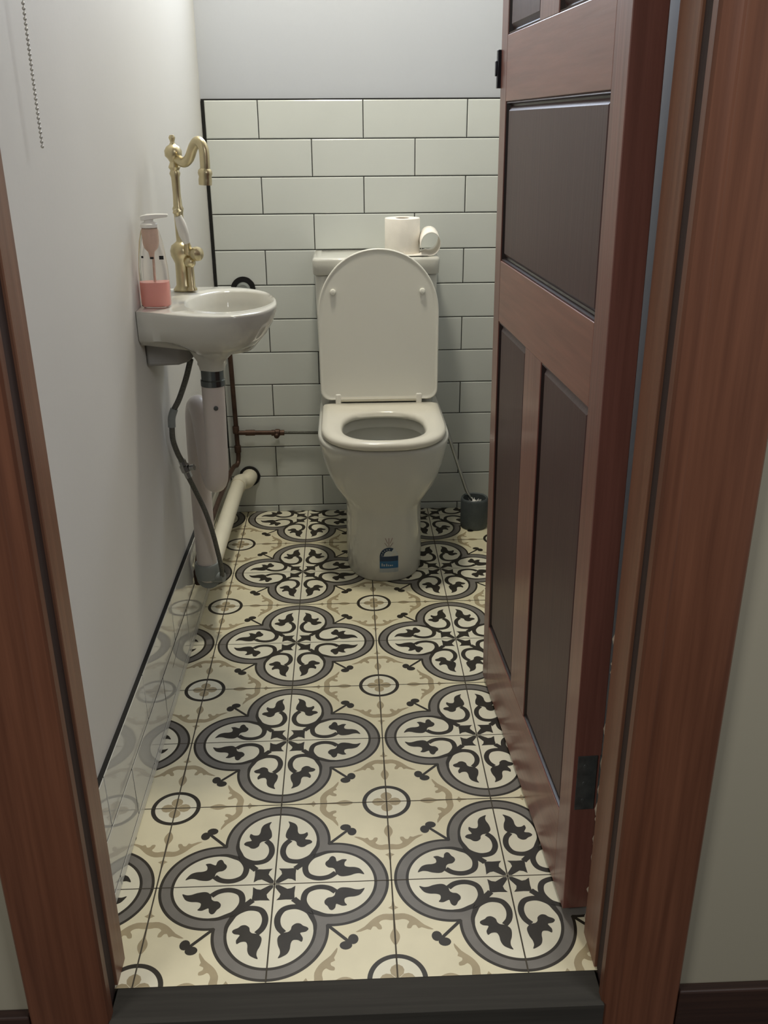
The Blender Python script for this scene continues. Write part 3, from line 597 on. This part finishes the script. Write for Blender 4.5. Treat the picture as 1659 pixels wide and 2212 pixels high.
bm = newbm(); pp = catmull([(-0.218, 0.925, 0.150), (-0.2175, 1.10, 0.147), (-0.2165, 1.40, 0.141), (-0.215, 1.555, 0.137)], 6); tube(bm, pp, 0.0225, 20); tag(obj('horizontal_pipe', bm, M['pvc2'], wp), 'cream horizontal pipe')
bm = newbm(); pp = catmull([(-0.215, 1.545, 0.136), (-0.214, 1.585, 0.134), (-0.205, 1.603, 0.131), (-0.194, 1.615, 0.129), (-0.1885, 1.645, 0.129), (-0.1875, 1.659, 0.129)], 6); tube(bm, pp, 0.0255, 20); obj('wall_elbow', bm, M['pvc2'], wp)
def escutcheon(name, x, z, r0, r1, label):
    bm = newbm(); n = 36; rings_ = []
    for rad, y in ((r0, 0.0), (r0, -0.004), (r1, -0.005), (r1, 0.0)):
        rings_.append([(x + (rad + (random.uniform(-.0012, .0012) if rad == r1 else 0)) * math.cos(2 * PI * k / n), YB - 0.0003 + y, z + rad * math.sin(2 * PI * k / n)) for k in range(n)])
    rings_.append(rings_[0]); loft(bm, rings_, False, False); return bm
tag(obj('sealant_ring', escutcheon('', -0.1875, 0.129, 0.024, 0.034, ''), M['black'], wp), 'rough black seal where pipe enters wall')
st = empty('pipe_stub', (-0.165, YB, 0.745)); tag(st, 'capped pipe stub with rough black seal on wall behind basin', 'pipe')
obj('sealant_ring', escutcheon('', -0.170, 0.737, 0.021, 0.036, ''), M['black'], st)
bm = newbm(); lathe(bm, [(0.0215, 0), (0.0215, 0.012), (0.017, 0.02), (0, 0.022)], (-0.170, YB - 0.0005, 0.735), (0, -1, 0)); obj('pipe_cap', bm, M['hosegrey'], st)

# ------------------------------------------------------------------ copper pipes
cp = empty('copper_pipe', (-0.224, 1.63, 0.18)); tag(cp, 'thin brown copper pipe rising behind basin from skirting on back wall', 'pipe')
bm = newbm(); pts = catmull([(-0.226, 1.640, 0.62), (-0.2225, 1.640, 0.54), (-0.2205, 1.640, 0.40), (-0.2190, 1.640, 0.28), (-0.2180, 1.638, 0.205), (-0.222, 1.622, 0.182), (-0.232, 1.58, 0.184), (-0.2385, 1.35, 0.190), (-0.2400, 1.10, 0.196), (-0.2420, 0.95, 0.198), (-0.2425, 0.905, 0.194), (-0.2430, 0.890, 0.180), (-0.2430, 0.885, 0.155)], 5)
tube(bm, pts, 0.0075, 12); obj('riser', bm, M['copper'], cp)
bm = newbm(); lathe(bm, [(0.0, 0), (0.0105, 0), (0.0115, 0.01), (0.0115, 0.035), (0.009, 0.04)], (-0.2430, 0.884, 0.130)); obj('end_cap', bm, M['copper'], cp)
for x, y, z in ((-0.2204, 1.64, 0.295), (-0.2185, 1.64, 0.23)):
    bm = newbm(); lathe(bm, [(0.0095, -0.012), (0.0105, -0.01), (0.0105, 0.01), (0.0095, 0.012)], (x, y, z)); obj('pipe_joint', bm, M['copper'], cp)
sp_ = empty('cistern_supply', (-0.08, 1.64, 0.283)); tag(sp_, 'horizontal copper supply pipe with valve crossing back wall to toilet', 'pipe')
bm = newbm(); tube(bm, [(-0.2125, 1.640, 0.2845), (-0.10, 1.640, 0.2830)], 0.0075, 12); lathe(bm, [(0.0095, -0.015), (0.0095, 0.015)], (-0.175, 1.64, 0.284), (1, 0, 0)); obj('copper_tube', bm, M['copper'], sp_)
bm = newbm(); lathe(bm, [(0.0, -0.02), (0.010, -0.019), (0.010, -0.008), (0.0125, -0.006), (0.0125, 0.006), (0.009, 0.009), (0.009, 0.022), (0, 0.023)], (-0.088, 1.64, 0.2825), (1, 0, 0), 12); ball(bm, (-0.090, 1.628, 0.276), 0.009); obj('valve', bm, M['copper'], sp_)
bm = newbm(); tube(bm, catmull([(-0.068, 1.640, 0.2825), (0.0, 1.640, 0.2815), (0.06, 1.638, 0.2805), (0.10, 1.63, 0.282), (0.110, 1.62, 0.30)], 5), 0.0050, 10); obj('braided_hose', bm, M['braid'], sp_)

# ------------------------------------------------------------------ tap hoses
fh = empty('tap_hose', (-0.22, 0.80, 0.24)); tag(fh, 'dark braided flexible hose curving from under basin down past white trap', 'hose')
bm = newbm(); tube(bm, catmull([(-0.190, 0.735, 0.738), (-0.2045, 0.742, 0.695), (-0.2235, 0.748, 0.650), (-0.2375, 0.75, 0.625)], 6), 0.0062, 12); obj('upper_hose', bm, M['braid'], fh)
bm = newbm(); tube(bm, catmull([(-0.2375, 0.75, 0.625), (-0.2445, 0.748, 0.606), (-0.2460, 0.748, 0.585)], 5), 0.0085, 12); tag(obj('hose_sleeve', bm, M['hosegrey'], fh), 'grey plastic sleeve')
bm = newbm(); tube(bm, catmull([(-0.2460, 0.748, 0.585), (-0.2470, 0.750, 0.555), (-0.2430, 0.765, 0.520), (-0.2380, 0.780, 0.495)], 6), 0.0062, 12); obj('middle_hose', bm, M['braid'], fh)
bm = newbm(); lathe(bm, [(0.0, -0.022), (0.009, -0.022), (0.009, -0.008), (0.012, -0.006), (0.012, 0.008), (0.009, 0.010), (0.009, 0.022), (0, 0.022)], (-0.2330, 0.790, 0.472), (-0.3, -0.1, 1), 8); lathe(bm, [(0.006, 0), (0.0075, 0.012), (0.0, 0.015)], (-0.222, 0.785, 0.476), (1, -0.3, 0.2), 12); tag(obj('isolating_valve', bm, M['chrome'], fh, smooth=30), 'chrome isolating valve')
bm = newbm(); tube(bm, catmull([(-0.2290, 0.795, 0.450), (-0.2180, 0.802, 0.415), (-0.2000, 0.806, 0.362), (-0.1870, 0.812, 0.302), (-0.1800, 0.825, 0.240), (-0.1780, 0.845, 0.190), (-0.1790, 0.853, 0.165)], 6), 0.0058, 12); obj('lower_hose', bm, M['braid'], fh)

# ------------------------------------------------------------------ toilet roll
tr = empty('toilet_roll', (0.3075, 1.545, 0.8488)); tag(tr, 'white toilet paper roll standing on cistern with its end curled beside it', 'toilet roll')
bm = newbm(); lathe(bm, [(0.020, 0.0), (0.0495, 0.0), (0.0505, 0.002), (0.0505, 0.098), (0.0495, 0.1), (0.020, 0.1), (0.020, 0.0)], (0.3075, 1.545, 0.8488), cap=False, seg=48); obj('paper_roll', bm, M['paper'], tr, smooth=40)
bm = newbm(); lathe(bm, [(0.0188, 0.001), (0.0198, 0.001), (0.0198, 0.099), (0.0188, 0.099), (0.0188, 0.001)], (0.3075, 1.545, 0.8488), cap=False, seg=32); obj('cardboard_core', bm, M['card'], tr, smooth=40)
bm = newbm(); prof = [(0.300, 0.8520), (0.330, 0.8510), (0.355, 0.8515)]
cx, cz, rx, rz = 0.384, 0.8845, 0.0295, 0.033
prof += [(cx + rx * math.cos(a_), cz + rz * math.sin(a_)) for a_ in [math.radians(-110 + q * 12.5) for q in range(0, 26)]]
ringsA = []
for y, sh, up in ((1.478, 0.0, -0.002), (1.50, 0.0, 0.0), (1.53, 0.001, 0.003), (1.572, 0.002, 0.006)):
    ringsA.append([(x + sh, y + (0.012 if i > 3 else 0) * math.sin(i / 6), z + (up if i > 2 else 0)) for i, (x, z) in enumerate(prof)])
loft(bm, ringsA, False, False, closed=False); cs = obj('curled_sheet', bm, M['paper'], tr, smooth=60)
so_ = cs.modifiers.new('solid', 'SOLIDIFY'); so_.thickness = 0.0016

# ------------------------------------------------------------------ toilet brush and holder
bh = empty('brush_holder', (0.535, 1.505, 0.001))
bm = newbm(); lathe(bm, [(0.0, 0.0), (0.040, 0.0), (0.0425, 0.004), (0.0435, 0.015), (0.0435, 0.092), (0.042, 0.098), (0.0395, 0.1), (0.036, 0.097), (0.035, 0.03), (0.0, 0.028)], (0.537, 1.505, 0.0008), cap=False, seg=40)
bpy.data.objects.remove(bh)
tag(obj('brush_holder', bm, M['brushgrey'], smooth=40), 'round dark grey stone brush holder on floor beside open door', 'brush holder')
br = empty('toilet_brush', (0.537, 1.505, 0.032)); tag(br, 'toilet brush with thin steel handle leaning in round grey holder', 'toilet brush')
bm = newbm(); tube(bm, [(0.527, 1.507, 0.085), (0.508, 1.512, 0.130), (0.4650, 1.522, 0.260), (0.4400, 1.528, 0.335)], [0.0055, 0.0055, 0.0055, 0.0065], 12); tag(obj('handle', bm, M['chrome'], br), 'steel handle')
bm = newbm(); n = 60
for k in range(n):
    a_ = random.uniform(0, 2 * PI); z = random.uniform(0.045, 0.088); r = random.uniform(0.024, 0.031)
    tube(bm, [(0.535, 1.506, z - 0.004), (0.535 + r * math.cos(a_), 1.506 + r * math.sin(a_), z)], 0.0014, 5)
tube(bm, [(0.537, 1.506, 0.031), (0.532, 1.506, 0.088)], 0.010, 12); tag(obj('bristles', bm, M['bristle'], br, smooth=0), 'white bristles')

# ------------------------------------------------------------------ bead chain pull cord
bm = newbm(); z = 1.172; k = 0
while z < 2.499:
    x = -0.2415 + 0.0012 * math.sin(z * 9); q = 0.0022
    lathe(bm, [(0.0, -q), (q * .75, -q * .7), (q, 0), (q * .75, q * .7), (0, q)], (x, 0.075, z), seg=7); z += 0.0056
tube(bm, [(-0.2415 + 0.0012 * math.sin(zz * 9), 0.075, zz) for zz in [1.17 + 0.0555 * i for i in range(24)]] + [(-0.2415, 0.075, 2.4995)], 0.0005, 5)
tag(obj('pull_chain', bm, M['bead'], smooth=60), 'thin metal bead pull chain hanging in front of the left wall', 'chain')

# ------------------------------------------------------------------ ceiling lamp (above the frame)
lx, ly = 0.10, 1.12
lampo = empty('ceiling_lamp', (lx, ly, 2.5)); tag(lampo, 'round opal ceiling lamp above the toilet room', 'lamp')
bm = newbm(); lathe(bm, [(0.0, 0), (0.11, 0), (0.11, -0.02), (0.0, -0.02)], (lx, ly, 2.4995)); obj('lamp_base', bm, M['winframe'], lampo)
bm = newbm(); lathe(bm, [(0.105, -0.021), (0.10, -0.05), (0.07, -0.075), (0.03, -0.085), (0.0, -0.087)], (lx, ly, 2.4995), cap=False); obj('lamp_shade', bm, M['lampglass'], lampo, smooth=60)
ld = bpy.data.lights.new('lamp_light', 'AREA'); ld.shape = 'DISK'; ld.size = 0.2; ld.energy = LAMP_POWER; ld.color = (1.0, 0.93, 0.76)
lo = bpy.data.objects.new('lamp_light', ld); C.objects.link(lo); lo.location = (lx, ly, 2.405)
